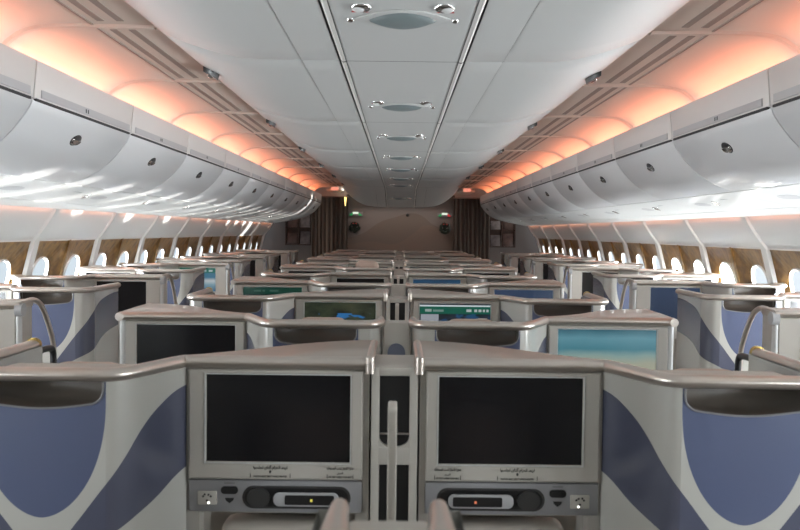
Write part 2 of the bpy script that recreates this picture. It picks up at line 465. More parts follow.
def build_frame(d, s0):
    s1 = s0 + 0.3735; hs0, hs1 = 0.377, 0.604
    u0, u1, h0, h1 = 0.022, 0.476, 0.362, 0.650
    bm = bmesh.new()
    def ring(a0, a1, b0, b1, v): return [bm.verts.new((d*x, v, H-h)) for x, h in ((a0, b0), (a1, b0), (a1, b1), (a0, b1))]
    R = [ring(u0, u1, h0, h1, 0.006), ring(u0, u1, h0, h1, -0.006), ring(u0+0.004, u1-0.004, h0+0.004, h1-0.004, -0.010),
         ring(s0-0.006, s1+0.006, hs0-0.006, hs1+0.006, -0.010), ring(s0, s1, hs0, hs1, -0.003)]
    for a, b in zip(R, R[1:]):
        for k in range(4): bm.faces.new((a[k], a[(k+1) % 4], b[(k+1) % 4], b[k]))
    return finish(bm, 'monitor_surround', M_FRAME, auto=0.3)
def build_screen(d, s0, kind):
    s1 = s0 + 0.3735
    xs = sorted((d*(s0-0.001), d*(s1+0.001)))
    v = -0.0035
    return mesh('screen', [(xs[0], v, H-0.605), (xs[1], v, H-0.605), (xs[1], v, H-0.376), (xs[0], v, H-0.376)], [(0, 1, 2, 3)], SCREENS[kind], False,
                [(0, 0), (1, 0), (1, 1), (0, 1)], 'scr')
def build_screen_edge(d, s0):
    s1 = s0 + 0.3735
    p = [(s0-0.003, 0.374), (s1+0.003, 0.374), (s1+0.003, 0.607), (s0-0.003, 0.607)]
    bm = bmesh.new()
    for i in range(4):
        a, b = p[i], p[(i+1) % 4]
        add_box(bm, d*min(a[0], b[0])-0.0012, d*max(a[0], b[0])+0.0012, -0.0118, -0.009, H-max(a[1], b[1])-0.0012, H-min(a[1], b[1])+0.0012) if d > 0 else \
        add_box(bm, -max(a[0], b[0])-0.0012, -min(a[0], b[0])+0.0012, -0.0118, -0.009, H-max(a[1], b[1])-0.0012, H-min(a[1], b[1])+0.0012)
    return finish(bm, 'screen_edge', M_WHITE)
def build_seat_back(d):
    bm = bmesh.new(); add_box(bm, d*0.555, d*0.955, -0.135, 0.03, 0.42, H-0.352, bev=0.035, seg=3)
    return finish(bm, 'backrest', M_SEAT, auto=0.8)
def build_seat_cushion(d):
    bm = bmesh.new(); add_box(bm, d*0.54, d*0.955, -0.02, 0.50, 0.30, 0.46, bev=0.05, seg=3)
    return finish(bm, 'seat_cushion', M_SEAT, auto=0.8)
def build_headrest(d):
    bm = bmesh.new(); add_box(bm, d*(UC-0.105), d*(UC+0.105), 0.03, 0.13, H-0.56, H-0.360, bev=0.048, seg=4)
    return finish(bm, 'headrest', M_SEATPIL, auto=0.8)
def build_arch(d):
    u = 0.012
    p = catmull([(d*u, -0.02, H-0.343), (d*u, 0.06, H-0.336), (d*u, 0.15, H-0.333), (d*u, 0.22, H-0.350), (d*u, 0.276, H-0.388), (d*u, 0.35, H-0.481), (d*u, 0.40, H-0.58), (d*u, 0.41, H-0.72)], 5)
    return tube_mesh('grab_arch', M_CHROME if False else M_ALU, p, 0.0125, 12)
def build_wing_bracket(d):
    p = catmull([(d*1.0, 0.285, H-0.366), (d*1.0, 0.40, H-0.368), (d*1.0, 0.432, H-0.378), (d*1.0, 0.44, H-0.42), (d*1.0, 0.44, H-0.60)], 4)
    return tube_mesh('wing_bracket', M_BLACK, p, 0.010, 10)

def nth(k): return ['nearest', 'second', 'third', 'fourth', 'fifth', 'sixth', 'seventh', 'eighth', 'ninth', 'tenth', 'eleventh', 'twelfth'][k]

def control_panel(root, d, tag):
    """detailed lower panel of the two nearest monitors"""
    cp = obj('control_panel', box_mesh('control_panel', M_PANEL, d*0.022, d*0.476, -0.004, 0.02, H-0.738, H-0.654, bev=0.004), root)
    dock = [(d*x, z) for x, z in rounded_rect(0.052, 0.335, H-0.727, H-0.668, 0.029)]
    dk = obj('handset_dock', prism_mesh('handset_dock', M_HOOD, dock, 'y', -0.0075, 0.0), cp, label='dark oval handset recess')
    inner = [(d*x, z) for x, z in rounded_rect(0.058, 0.329, H-0.722, H-0.673, 0.024)]
    obj('dock_well', prism_mesh('dock_well', M_BLACK, inner, 'y', -0.0082, -0.004), dk)
    bm = bmesh.new()
    add_prism(bm, [(d*0.292+0.030*math.cos(2*pi*k/28), H-0.6975+0.026*math.sin(2*pi*k/28)) for k in range(28)], 'y', -0.016, -0.006)
    obj('dock_button', finish(bm, 'dock_button', M_HOOD, auto=0.6), dk)
    jk = obj('headphone_jack', prism_mesh('headphone_jack', M_BLACK, [(d*x, z) for x, z in rounded_rect(0.347, 0.391, H-0.690, H-0.670, 0.009)], 'y', -0.0075, 0.0), cp, label='black oval headphone jack')
    bm = bmesh.new()
    for k in (-1, 1):
        add_prism(bm, [(d*0.369+0.010*k+0.005*math.cos(2*pi*i/14), H-0.680+0.005*math.sin(2*pi*i/14)) for i in range(14)], 'y', -0.0085, -0.006)
    obj('jack_hole', finish(bm, 'jack_hole', M_DARK), jk)
    obj('jack_label', box_mesh('jack_label', M_GREY, d*0.355, d*0.383, -0.0048, -0.003, H-0.664, H-0.660), cp)
    obj('arrow_mark', prism_mesh('arrow_mark', M_INK, [(d*0.357, H-0.701), (d*0.381, H-0.701), (d*0.378, H-0.708), (d*0.369, H-0.715), (d*0.360, H-0.708)], 'y', -0.0052, -0.003), cp)
    so = obj('power_socket', box_mesh('power_socket', M_FRAME, d*0.402, d*0.452, -0.009, 0.0, H-0.719, H-0.683, bev=0.003), cp, label='square cream power socket')
    bm = bmesh.new()
    for du, dz in ((-0.010, 0.004), (0.010, 0.004), (0.0, -0.007), (-0.004, 0.008), (0.006, 0.009)):
        add_prism(bm, [(d*0.427+d*du+0.0028*math.cos(2*pi*i/10), H-0.700+dz+0.0028*math.sin(2*pi*i/10)) for i in range(10)], 'y', -0.0098, -0.008)
    obj('socket_hole', finish(bm, 'socket_hole', M_DARK), so)
    bm = bmesh.new(); add_ellipsoid(bm, (d*0.423, -0.0095, H-0.713), (0.003, 0.0015, 0.003), 10, 6)
    obj('socket_light', finish(bm, 'socket_light', emis('socket_led_'+tag, (1, 1, 0.95), 2.0), True), so, label='tiny lit white indicator')
    # printed notices under the screen: words side by side in two scripts, black bars
    def line(txt, size, u, h, par, x=1.0):
        m = text_mesh('printed_text', txt, size, M_INK)
        o = obj('printed_text', m, par, (d*u, -0.0112, H-h), (pi/2, 0, 0)); o.scale = (x, 1, 1)
    for u, txt, wd in ((0.262, 'FASTEN SEAT BELT WHILE SEATED', 0.108), (0.080, 'LIFE VEST UNDER YOUR SEAT', 0.070)):
        n = obj('printed_notice', box_mesh('printed_notice', M_PAPER, d*(u-wd/2), d*(u+wd/2), -0.0106, -0.0098, H-0.647, H-0.612), root, label='printed notice below the screen')
        ar = {0.108: '\uFE8E\uFEEE\uFEB4\uFEE0\uFEA0\uFEDF\u0020\uFEEF\uFE8E\uFEE8\uFE9B\uFE83\u0020\uFEE1\uFE8D\uFEB0\uFEA4\uFEDF\uFE8D\u0020\uFEC2\uFE91\uFEAD\uFE8D',
              0.070: '\uFEDA\uFEEA\uFE91\uFEB4\uFEE4\uFEDF\uFE8D\u0020\uFE96\uFEA4\uFE97\u0020\uFEAF\uFE8E\uFEA0\uFEE8\uFEDF\uFE8D\u0020\uFE93\uFEAE\uFE98\uFEB3'}[wd]
        line(ar, 0.0105, u, 0.618, n, 0.9 if wd > .1 else 0.62); line(txt, 0.0066, u, 0.6415, n, 0.85 if wd > .1 else 0.7)
        if wd > .1:
            bm = bmesh.new()
            add_prism(bm, [(d*u+0.003*math.cos(2*pi*i/12), H-0.629+0.004*math.sin(2*pi*i/12)) for i in range(12)], 'y', -0.0113, -0.0104)
            obj('notice_mark', finish(bm, 'notice_mark', M_INK), n)
        for e in (-1, 1):
            obj('notice_bracket', box_mesh('notice_bracket', M_INK, d*(u+e*wd*0.48)-0.0008, d*(u+e*wd*0.48)+0.0008, -0.0113, -0.0104, H-0.645, H-0.634), n)
        if wd < .1: line('\uFEEF\uFEAE\uFEA0\uFEDF\uFE8D', 0.007, u, 0.631, n)
    # the padded footrest seen in the dark below
    bm = bmesh.new(); add_box(bm, d*0.09, d*0.40, 0.02, 0.13, H-0.90, H-0.775, bev=0.03, seg=3)
    obj('footrest', finish(bm, 'footrest', M_SEAT, auto=0.8), root)

def suite(kind, x0, d, Y, label, screen='off', detail=False, group=None, show_head=False, low=False):
    root = empty('business_suite', (x0, Y, 0), label, 'airline seat suite', group)
    L = 0.28 if kind in 'PT' else -0.03
    if kind == 'Q': root.scale = (1.033, 1, 1)
    depth = 0.37 if kind == 'P' else 0.13 if kind == 'R' else 0.42
    s0 = 0.123 if kind == 'R' else 0.056 if kind == 'P' else 0.066
    sh = obj('seat_shell', cached(('shell', d, L), lambda: build_shell(d, L)), root)
    obj('literature_pocket', cached(('pocket', d), lambda: build_pocket(d)), root)
    obj('pocket_rim', cached(('rim', d), lambda: build_pocket_rim(d)), root)
    obj('edge_rail', cached(('rail', d, L), lambda: build_rail(d, L)), root)
    obj('console', cached(('console', d, depth), lambda: build_console(d, depth)), root)
    obj('console_top', cached(('top', d, depth), lambda: build_top(d, depth)), root)
    fr = obj('monitor_surround', cached(('frame', d, s0), lambda: build_frame(d, s0)), root)
    obj('screen', cached(('screen', d, s0, screen), lambda: build_screen(d, s0, screen)), fr)
    obj('screen_edge', cached(('sedge', d, s0), lambda: build_screen_edge(d, s0)), fr)
    obj('backrest', cached(('back', d), lambda: build_seat_back(d)), root)
    obj('seat_cushion', cached(('cush', d), lambda: build_seat_cushion(d)), root)
    hr = obj('headrest', cached(('head', d), lambda: build_headrest(d)), root)
    if show_head: hr.location.z = show_head
    if low:
        for o in root.children:
            if o.name.split('.')[0] in ('backrest', 'headrest'): o.location = (0, 0.1, -0.32)
    if kind == 'P':
        obj('side_bar', cached(('sbar', d), lambda: tube_mesh('side_bar', M_ALU, [(d*0.004, -0.022, ZR+0.006), (d*0.004, 0.0, ZR+0.012), (d*0.004, 0.18, ZR+0.013), (d*0.004, 0.35, ZR+0.010)], 0.012, 12)), root)
        obj('bar_collar', cached(('scol', d), lambda: tube_mesh('bar_collar', M_ALU, [(d*0.004, -0.024, ZR-0.022), (d*0.004, -0.024, ZR+0.022)], 0.0125, 12)), root)
    if kind in 'QR':
        obj('corner_post', cached(('post', d), lambda: tube_mesh('corner_post', M_WHITE, [(d*0.012, 0.004, 0.02), (d*0.012, 0.004, ZR-0.006)], 0.014, 12)), root)
        if kind == 'Q': obj('top_side_rail', cached(('tsr', d), lambda: tube_mesh('top_side_rail', M_ALU, [(d*0.004, -0.024, ZR), (d*0.004, 0.2, ZR+0.003), (d*0.004, 0.40, ZR+0.003)], 0.017, 12)), root)
    if kind == 'R':
        ar = obj('grab_arch', cached(('arch', d), lambda: build_arch(d)), root)
        obj('hinge_disc', cached(('hdisc', d), lambda: tube_mesh('hinge_disc', M_STRIP, [(d*-0.012, -0.002, ZR-0.02), (d*0.02, -0.002, ZR-0.02)], 0.030, 16)), root)
    if kind == 'P':
        obj('wing_end_ring', cached(('wend', d), lambda: tube_mesh('wing_end_ring', M_BRASS, [(d*0.997, 0.275, ZR+0.002), (d*0.997, 0.292, ZR+0.002)], 0.021, 14)), root, label='brass coloured end ring')
    if kind == 'P':
        obj('wing_bracket', cached(('wbr', d), lambda: build_wing_bracket(d)), root, label='black bent bracket')
    if detail: control_panel(root, d, 'l' if d < 0 else 'r')
    return root

XS = -0.010
Y0 = 2.334; DY = 1.20
GC = 'suites of the middle block'; GW = 'suites along the windows'
def side(d): return 'left' if d < 0 else 'right'
centre_screens = {(0, -1): 'off', (0, 1): 'off', (1, -1): 'off', (1, 1): 'sea', (2, -1): 'map', (2, 1): 'mapheader', (3, -1): 'header', (4, 1): 'blue', (3, 1): 'navy'}
scr_word = {'off': 'dark screen', 'sea': 'pale teal seascape screen', 'map': 'dark map with blue lakes on screen', 'mapheader': 'green-topped flight map on screen',
            'header': 'dark green menu screen', 'blue': 'blue lit screen', 'navy': 'navy screen', 'menu': 'bright menu screen'}
EXTRA = {(0, -1): 'big blank screen beside black-slotted column, left', (0, 1): 'big blank screen beside black-slotted column, right'}
for k in range(12):
    Y = Y0 + DY*k
    for s in (-1, 1):
        scr = centre_screens.get((k, s), 'off')
        if k % 2 == 0:
            lab = f'{nth(k)} row middle suite {side(s)} of the slotted column, {scr_word[scr]}'
            r = suite('P', XS + s*0.060, s, Y, lab, scr, detail=(k == 0), group=GC)
        else:
            lab = f'{nth(k)} row middle suite, {side(s)} half, {scr_word[scr]} on the aisle side'
            head = 0.012 if k == 1 else (0.085 if (k == 5 and s == -1) else 0)
            if k == 5 and s == -1: lab = 'sixth row middle suite, left half, beige headrest standing above its rail'
            r = suite('Q', XS + s*1.09, -s, Y, lab, scr, group=GC, show_head=head)
# the row the photographer stands in: only rail ends and divider top come into view
for s in (-1, 1):
    suite('Q', XS + s*1.09, -s, Y0 - DY, f'suite at bottom edge of view, {side(s)} blurred rail end beside the divider', 'off', group=GC, low=True)

win_screens = {(0, -1): 'off', (0, 1): 'navy', (1, -1): 'off', (1, 1): 'navy', (2, -1): 'menu', (2, 1): 'off', (3, 1): 'off', (3, -1): 'off'}
YW = 3.98
WORD = ['nearest', 'second', 'third', 'fourth', 'fifth', 'sixth']
for k in range(6):
    for s in (-1, 1):
        Yr = YW + 2.4*k
        scr = win_screens.get((k, s), 'off')
        if Yr < 15.5:
            suite('R', XS + s*1.667, s, Yr, f'{WORD[k]} {side(s)} window suite with aisle-side monitor and metal grab arch, {scr_word[scr]}', scr, group=GW)
        Yt = YW - 1.2 + 2.4*k
        if Yt < 16:
            suite('T', XS + s*2.70, -s, Yt, (f'{WORD[k-1]} {side(s)} window suite with wave-patterned seat back toward the aisle' if k else f'wave-patterned {side(s)} window suite just beyond the frame edge, beside the nearest middle suites'), 'off', group=GW)

# columns between the middle suites
def column_P(Y, lab, big):
    root = empty('centre_column', (XS, Y, 0), lab, 'divider column', 'columns between the middle suites')
    bm = bmesh.new(); zt = H-0.352
    w = 0.0605; rw = 0.039
    # frame with two openings
    def band(a0, a1, z0, z1): add_box(bm, a0, a1, -0.018, 0.03, z0, z1, bev=0.004)
    band(-w, -rw, 0.02, zt); band(rw, w, 0.02, zt)
    band(-rw-0.003, rw+0.003, zt-0.022, zt); band(-rw-0.003, rw+0.003, H-0.606, H-0.56)
    band(-rw-0.003, rw+0.003, 0.02, H-0.80)
    add_box(bm, -w, w, 0.03, 0.30, 0.02, zt-0.01)
    obj('column_frame', finish(bm, 'column_frame', M_FRAME, auto=0.6), root)
    up = obj('bottle_slot', box_mesh('bottle_slot', M_BLACK, -rw, rw, 0.0, 0.031, H-0.562, zt-0.02), root, label='upper black slot')
    # rounded web making the slot's U-shaped foot
    pts = [(-rw, H-0.565), (-rw, H-0.535)]
    for i in range(1, 12):
        a = pi + pi*i/12; pts.append((rw*math.cos(a), H-0.535 + 0.026*math.sin(a)))
    pts += [(rw, H-0.535), (rw, H-0.565)]
    obj('slot_lip', prism_mesh('slot_lip', M_FRAME, pts, 'y', -0.016, 0.0), up)
    obj('slot_bar', box_mesh('slot_bar', M_CHROME, -rw, rw, -0.010, -0.006, H-0.528, H-0.523), up)
    obj('lower_slot', box_mesh('lower_slot', M_BLACK, -rw, rw, 0.0, 0.031, H-0.80, H-0.606), root)
    return root
def column_Q(Y, lab):
    root = empty('centre_column', (XS, Y, 0), lab, 'divider column', 'columns between the middle suites')
    obj('column_box', box_mesh('column_box', M_FRAME, -0.050, 0.050, -0.17, -0.08, 0.02, H-0.34, bev=0.008), root)
    pts = [(-0.033, H-0.75)] + [(0.033*math.cos(pi - pi*i/16), H-0.452 + 0.033*math.sin(pi - pi*i/16)) for i in range(17)] + [(0.033, H-0.75)]
    obj('column_inset', prism_mesh('column_inset', M_BLUEDOME, pts, 'y', -0.178, -0.16), root, label='blue grey arched inset')
    return root
for k in range(-1, 12):
    if k % 2 == 0: column_P(Y0 + DY*k, f'centre column with two stacked black slots, {nth(k)} row', k == 0)
    else: column_Q(Y0 + DY*k, f'cream centre column with blue arched inset, {nth(k)} row' if k > 0 else 'blurred cream column top at the bottom edge of the view')
for k in (0, 2, 4, 6, 8, 10):
    me = cached('divider', lambda: prism_mesh('divider_post', M_FRAME, rounded_rect(-0.66, -0.58, 0.02, H-0.330, 0.012), 'x', -0.0085, 0.0085, bev=0.003))
    o = obj('divider_post', me, None, (XS-0.001, Y0 + DY*k, 0))
    o['label'] = f'slim upright divider post standing before the {nth(k)} row centre column'; o['category'] = 'divider post'; o['group'] = 'slim divider posts'

# handsets docked under the two nearest screens
for s in (-1, 1):
    t = empty('remote_handset', (XS + s*0.060, Y0, 0), f'silver handset docked below the nearest {side(s)} blank screen', 'handset', 'docked handsets')
    pts = [(s*x, z) for x, z in rounded_rect(0.082, 0.252, H-0.717, H-0.680, 0.016)]
    obj('handset_body', prism_mesh('handset_body', M_STRIP, pts, 'y', -0.024, -0.0165, bev=0.003), t)
    fc = obj('handset_display', prism_mesh('handset_display', M_BLACK, [(s*x, z) for x, z in rounded_rect(0.094, 0.222, H-0.7115, H-0.6865, 0.004)], 'y', -0.0255, -0.022), t)
    bm = bmesh.new(); add_box(bm, s*0.150, s*0.156, -0.0262, -0.025, H-0.703, H-0.696)
    obj('display_glyph', finish(bm, 'display_glyph', emis('handset_glyph_'+('l' if s < 0 else 'r'), (0.7, 0.6, 0.1) if s < 0 else (0.7, 0.2, 0.1), 0.5)), fc)

# ------------------------------------------------------------------ cabin shell
PB = 1.36; YB = 3.78            # bin / window bay pitch and a joint
YEND = YB + PB*10               # 17.38
YSTART = YB - PB*4
WALL = [(2.10, 0.72), (2.36, 0.40), (2.475, 0.16), (2.50, 0.10), (2.565, 0.0), (2.64, -0.094)]
WALL2 = [(2.77, -0.60), (2.80, -0.75), (2.80, -1.1), (2.72, -1.5)]
def sweep_y(name, prof, y0, y1, mat, sgn=1, smooth=True, thick=0.0):
    P = list(prof)
    verts = [(sgn*x, y0, H+h) for x, h in P] + [(sgn*x, y1, H+h) for x, h in P]
    n = len(P)
    faces = [(i, i+1, n+i+1, n+i) for i in range(n-1)]
    if sgn < 0: faces = [tuple(reversed(f)) for f in faces]
    return mesh(name, verts, faces, mat, smooth)
def struct(name, me, loc=(0, 0, 0), parent=None):
    o = obj(name, me, parent, loc)
    if parent is None: o['kind'] = 'structure'
    return o

struct('floor', box_mesh('floor', M_CARPET, -3.0, 3.0, YSTART, 20.0, -0.05, 0.0))
for s in (-1, 1):
    nm = side(s)
    upper = catmull(WALL, 5)
    me = sweep_y('wall_'+nm, [tuple(p) for p in upper], YSTART, YEND, M_WHITE, s)
    w = struct('wall_'+nm, me)
    struct('lower_panel', sweep_y('lower_panel', WALL2, YSTART, YEND, M_WHITE, s), parent=w)
    # outer skin: keeps daylight to the windows
# windows: two per bay, each a funnel-shaped reveal, a ring and a pane
def wall_x(h):
    pts = WALL + WALL2
    for a, b in zip(pts, pts[1:]):
        if b[1] <= h <= a[1]: return a[0] + (b[0]-a[0])*(h-a[1])/(b[1]-a[1])
    return pts[-1][0]
HT, HB = -0.094, -0.60
def window_meshes(s, strength):
    w2 = 0.34; hc = -0.40; dep = 0.045
    N = 28
    inner = []
    for k in range(N):
        a = 2*pi*k/N
        e = 2.6
        cx = math.copysign(abs(math.cos(a))**(2/e), math.cos(a)); cz = math.copysign(abs(math.sin(a))**(2/e), math.sin(a))
        inner.append((0.155*cx, hc + 0.172*cz))
    outer = []
    for y, h in inner:
        dy, dh = y, h-hc
        t = min(w2/abs(dy) if abs(dy) > 1e-6 else 9e9, ((HT-hc) if dh > 0 else (hc-HB))/abs(dh) if abs(dh) > 1e-6 else 9e9)
        outer.append((dy*t, hc+dh*t))
    # snap nearest ring points to the rectangle's corners
    for cy in (-w2, w2):
        for ch in (HT, HB):
            i = min(range(N), key=lambda i: (outer[i][0]-cy)**2 + (outer[i][1]-ch)**2); outer[i] = (cy, ch)
    mid = [(y*1.16, hc+(h-hc)*1.13) for y, h in inner]
    rings = [[(s*wall_x(h), y, H+h) for y, h in outer],
             [(s*(wall_x(h)+dep*0.8), y, H+h) for y, h in mid],
             [(s*(wall_x(h)+dep), y, H+h) for y, h in inner]]
    def tomesh(name, R, mat, closed=False):
        v = [p for r in R for p in r]; f = []
        for j in range(len(R)-1):
            for k in range(N): f.append((j*N+k, j*N+(k+1) % N, (j+1)*N+(k+1) % N, (j+1)*N+k))
        if closed: f.append(tuple((len(R)-1)*N+k for k in range(N)))
        return mesh(name, v, f, mat, False)
    reveal = tomesh('window_reveal', rings, M_REVEAL)
    r1 = [(s*(wall_x(H and h)+dep-0.004), y, H+h) for y, h in [(y*1.06, hc+(h-hc)*1.05) for y, h in inner]]
    r2 = [(s*(wall_x(h)+dep-0.012), y*0.97, H+hc+(h-hc)*0.97) for y, h in inner]
    r3 = [(s*(wall_x(h)+dep+0.01), y*0.95, H+hc+(h-hc)*0.95) for y, h in inner]
    ring = tomesh('window_frame', [r1, r2, r3], M_WHITE)
    pv = [(s*(wall_x(h)+dep+0.004), y*0.985, H+hc+(h-hc)*0.985) for y, h in inner]
    return reveal, ring, pv
def pane_material(name, strength, col):
    m = bpy.data.materials.new(name); m.use_nodes = True
    nt = m.node_tree; nt.nodes.clear()
    out = nt.nodes.new('ShaderNodeOutputMaterial'); add = nt.nodes.new('ShaderNodeAddShader')
    t = nt.nodes.new('ShaderNodeBsdfTransparent'); e = nt.nodes.new('ShaderNodeEmission')
    e.inputs['Color'].default_value = (*col, 1); e.inputs['Strength'].default_value = strength
    nt.links.new(t.outputs[0], add.inputs[0]); nt.links.new(e.outputs[0], add.inputs[1]); nt.links.new(add.outputs[0], out.inputs[0])
    return m
PANE = {-1: pane_material('pane_daylight_left', 0.22, (0.86, 0.95, 1.0)), 1: pane_material('pane_daylight_right', 0.32, (0.90, 0.96, 1.0))}
GLARE = pane_material('pane_sun_glare', 5.0, (1.0, 0.97, 0.88))
WIN = {}
for s in (-1, 1):
    rv, rg, pv = window_meshes(s, 1)
    pane = mesh('pane', pv, [tuple(range(len(pv)))], PANE[s])
    WIN[s] = (rv, rg, pane)
    if s > 0: WIN['glare'] = mesh('pane', pv, [tuple(range(len(pv)))], GLARE)   # sun glare put into the emission of a few panes
n = 0
for s in (-1, 1):
    for b in range(-4, 10):
        y0 = YB + PB*b
        for q in (0.34, 1.02):
            n += 1
            w = struct(f'window_{n}', WIN[s][0], (0, y0+q, 0))
            obj('window_frame', WIN[s][1], w); obj('pane', WIN['glare'] if s > 0 and (7.3 < y0+q < 9.0 or 15.4 < y0+q < 16.4) else WIN[s][2], w)
            if q < 0.5:
                mu = cached(('mull', s), lambda: prism_mesh('mullion', M_REVEAL, [(s*(wall_x(HT)-0.012), H+HT), (s*(wall_x(HB)-0.012), H+HB), (s*(wall_x(HB)+0.05), H+HB), (s*(wall_x(HT)+0.05), H+HT)], 'y', 0.325, 0.355))
                obj('mullion', mu, w)
tn = 0
def trim(me, loc=(0, 0, 0)):
    global tn
    tn += 1
    return struct(f'trim_{tn}', me, loc)
for s in (-1, 1):
    full = catmull(WALL, 4)[1:] + [Vector((wall_x(h), h)) for h in (-0.2, -0.3, -0.4, -0.5, -0.6, -0.7)]
    bm = bmesh.new()
    hw = 0.058
    sec = [(-hw, 0.006), (-hw+0.012, -0.020), (0, -0.026), (hw-0.012, -0.020), (hw, 0.006)]
    rows = [[bm.verts.new((s*(p.x+dx), y, H+p.y)) for y, dx in sec] for p in full]
    for a, b in zip(rows, rows[1:]):
        for i in range(len(sec)-1): bm.faces.new((a[i], a[i+1], b[i+1], b[i]))
    rib = finish(bm, 'rib', M_WHITE, auto=0.8)
    for b in range(-4, 11): trim(rib, (0, YB + PB*b, 0))
    # rail closing the window band's top edge
    trim(box_mesh('band_edge', M_WHITE, s*2.632, s*2.646, YSTART, YEND, H-0.100, H-0.090))

# overhead bins
BIN_DOOR = [(1.543, 0.532), (1.556, 0.500), (1.588, 0.455), (1.645, 0.388), (1.72, 0.325), (1.80, 0.28), (1.885, 0.249)]
BIN_UNDER = [(1.888, 0.246), (2.05, 0.205), (2.25, 0.166)]
BIN_LIP = [(2.252, 0.164), (2.36, 0.145), (2.435, 0.134), (2.445, 0.142)]
def bin_meshes(s):
    g = 0.006
    fascia = prism_mesh('fascia', M_BINTOP, [(s*1.70, H+0.700), (s*1.540, H+0.704), (s*1.527, H+0.700), (s*1.523, H+0.69), (s*1.530, H+0.62), (s*1.536, H+0.542), (s*1.56, H+0.538), (s*1.70, H+0.538)], 'y', g, PB-g, bev=0.003)
    gap = box_mesh('seam', M_DARK, s*1.5365, s*1.66, g+0.02, PB-g-0.02, H+0.532, H+0.543)
    dp = [tuple(p) for p in catmull(BIN_DOOR, 5)]
    back = [(p[0]+0.03, p[1]+0.03) for p in reversed(dp)]
    door = prism_mesh('bin_door', M_BIN, [(s*x, H+h) for x, h in dp+back], 'y', g, PB-g, bev=0.0025, auto=0.5)
    ub = BIN_UNDER + [(2.25, 0.2), (1.89, 0.28)]
    under = prism_mesh('service_panel', M_WHITE, [(s*x, H+h) for x, h in ub], 'y', 0.003, PB-0.003, bev=0.002, auto=0.3)
    lip = prism_mesh('lip_panel', M_WHITE, [(s*x, H+h) for x, h in BIN_LIP + [(2.42, 0.150), (2.252, 0.170)]], 'y', 0.003, PB-0.003, auto=0.3)
    strip = box_mesh('label_strip', M_STRIP, s*1.529, s*1.548, 0.07, PB-0.05, H+0.549, H+0.583)
    num = bmesh.new(); add_box(num, s*1.5275, s*1.532, 0.60, 0.610, H+0.557, H+0.575); add_box(num, s*1.5275, s*1.532, 0.63, 0.640, H+0.557, H+0.575)
    num = finish(num, 'seat_number', M_INK)
    # latch cup on the door's middle
    c = Vector((1.607, 0.430)); t = (Vector((1.645, 0.388)) - Vector((1.588, 0.455))).normalized(); nrm = Vector((t.y, -t.x)) if Vector((t.y, -t.x)).x < 0 else Vector((-t.y, t.x))
    def disc(name, ry, rt, off, mat, half=False, off2=0.0):
        bm = bmesh.new(); K = 24
        P = []
        for k in range(K):
            a = 2*pi*k/K
            u, v = ry*math.cos(a), rt*math.sin(a)
            if half: v = max(v, -rt*0.35)
            P.append((u, v))
        A = [bm.verts.new((s*(c.x + t.x*v + nrm.x*off), PB/2+u, H + c.y + t.y*v + nrm.y*off)) for u, v in P]
        B = [bm.verts.new((s*(c.x + t.x*v*0.8 + nrm.x*(off+off2)), PB/2+u*0.8, H + c.y + t.y*v*0.8 + nrm.y*(off+off2))) for u, v in P]
        for k in range(K): bm.faces.new((A[k], A[(k+1) % K], B[(k+1) % K], B[k]))
        bm.faces.new(B)
        return finish(bm, name, mat, auto=0.7)
    cup = disc('latch', 0.062, 0.034, -0.002, M_DARK, False, 0.006)
    flap = disc('latch_flap', 0.056, 0.027, 0.003, M_CHROME, True, 0.007)
    # reading lamp ovals and buttons on the underside
    def on_under(x): return 0.2455 + (x-1.888)/(2.25-1.888)*(0.166-0.2455)
    def oval(yc, xc, ry, rx, mat, nm, dz=-0.003):
        bm = bmesh.new(); K = 22
        A = [bm.verts.new((s*(xc+rx*math.cos(2*pi*k/K)), yc+ry*math.sin(2*pi*k/K), H+on_under(xc+rx*math.cos(2*pi*k/K))+0.004)) for k in range(K)]
        B = [bm.verts.new((s*(xc+rx*0.93*math.cos(2*pi*k/K)), yc+ry*0.93*math.sin(2*pi*k/K), H+on_under(xc+rx*0.93*math.cos(2*pi*k/K))+dz)) for k in range(K)]
        for k in range(K): bm.faces.new((A[k], A[(k+1) % K], B[(k+1) % K], B[k]))
        bm.faces.new(B)
        return finish(bm, nm, mat, auto=0.7)
    lamp = oval(0.42, 2.03, 0.16, 0.05, M_LENS, 'speaker_lens'); 
    l2 = oval(0.98, 2.05, 0.13, 0.045, M_STRIP, 'light_plate', -0.005); rl = oval(0.68, 2.03, 0.028, 0.028, M_CHROME, 'reading_light', -0.008); rl2 = oval(0.76, 2.07, 0.025, 0.025, M_CHROME, 'reading_light', -0.008)
    return dict(fascia=fascia, seam=gap, bin_door=door, service_panel=under, lip_panel=lip, label_strip=strip, seat_number=num, latch=cup, latch_flap=flap, speaker_lens=lamp, light_plate=l2, reading_light=rl, rl2=rl2)
BW = ['nearest, cut by the frame edge', 'second from the camera', 'third from the camera', 'fourth from the camera', 'fifth from the camera', 'sixth from the camera', 'seventh from the camera', 'eighth from the camera', 'ninth from the camera', 'tenth from the camera', 'farthest, by the curtain']
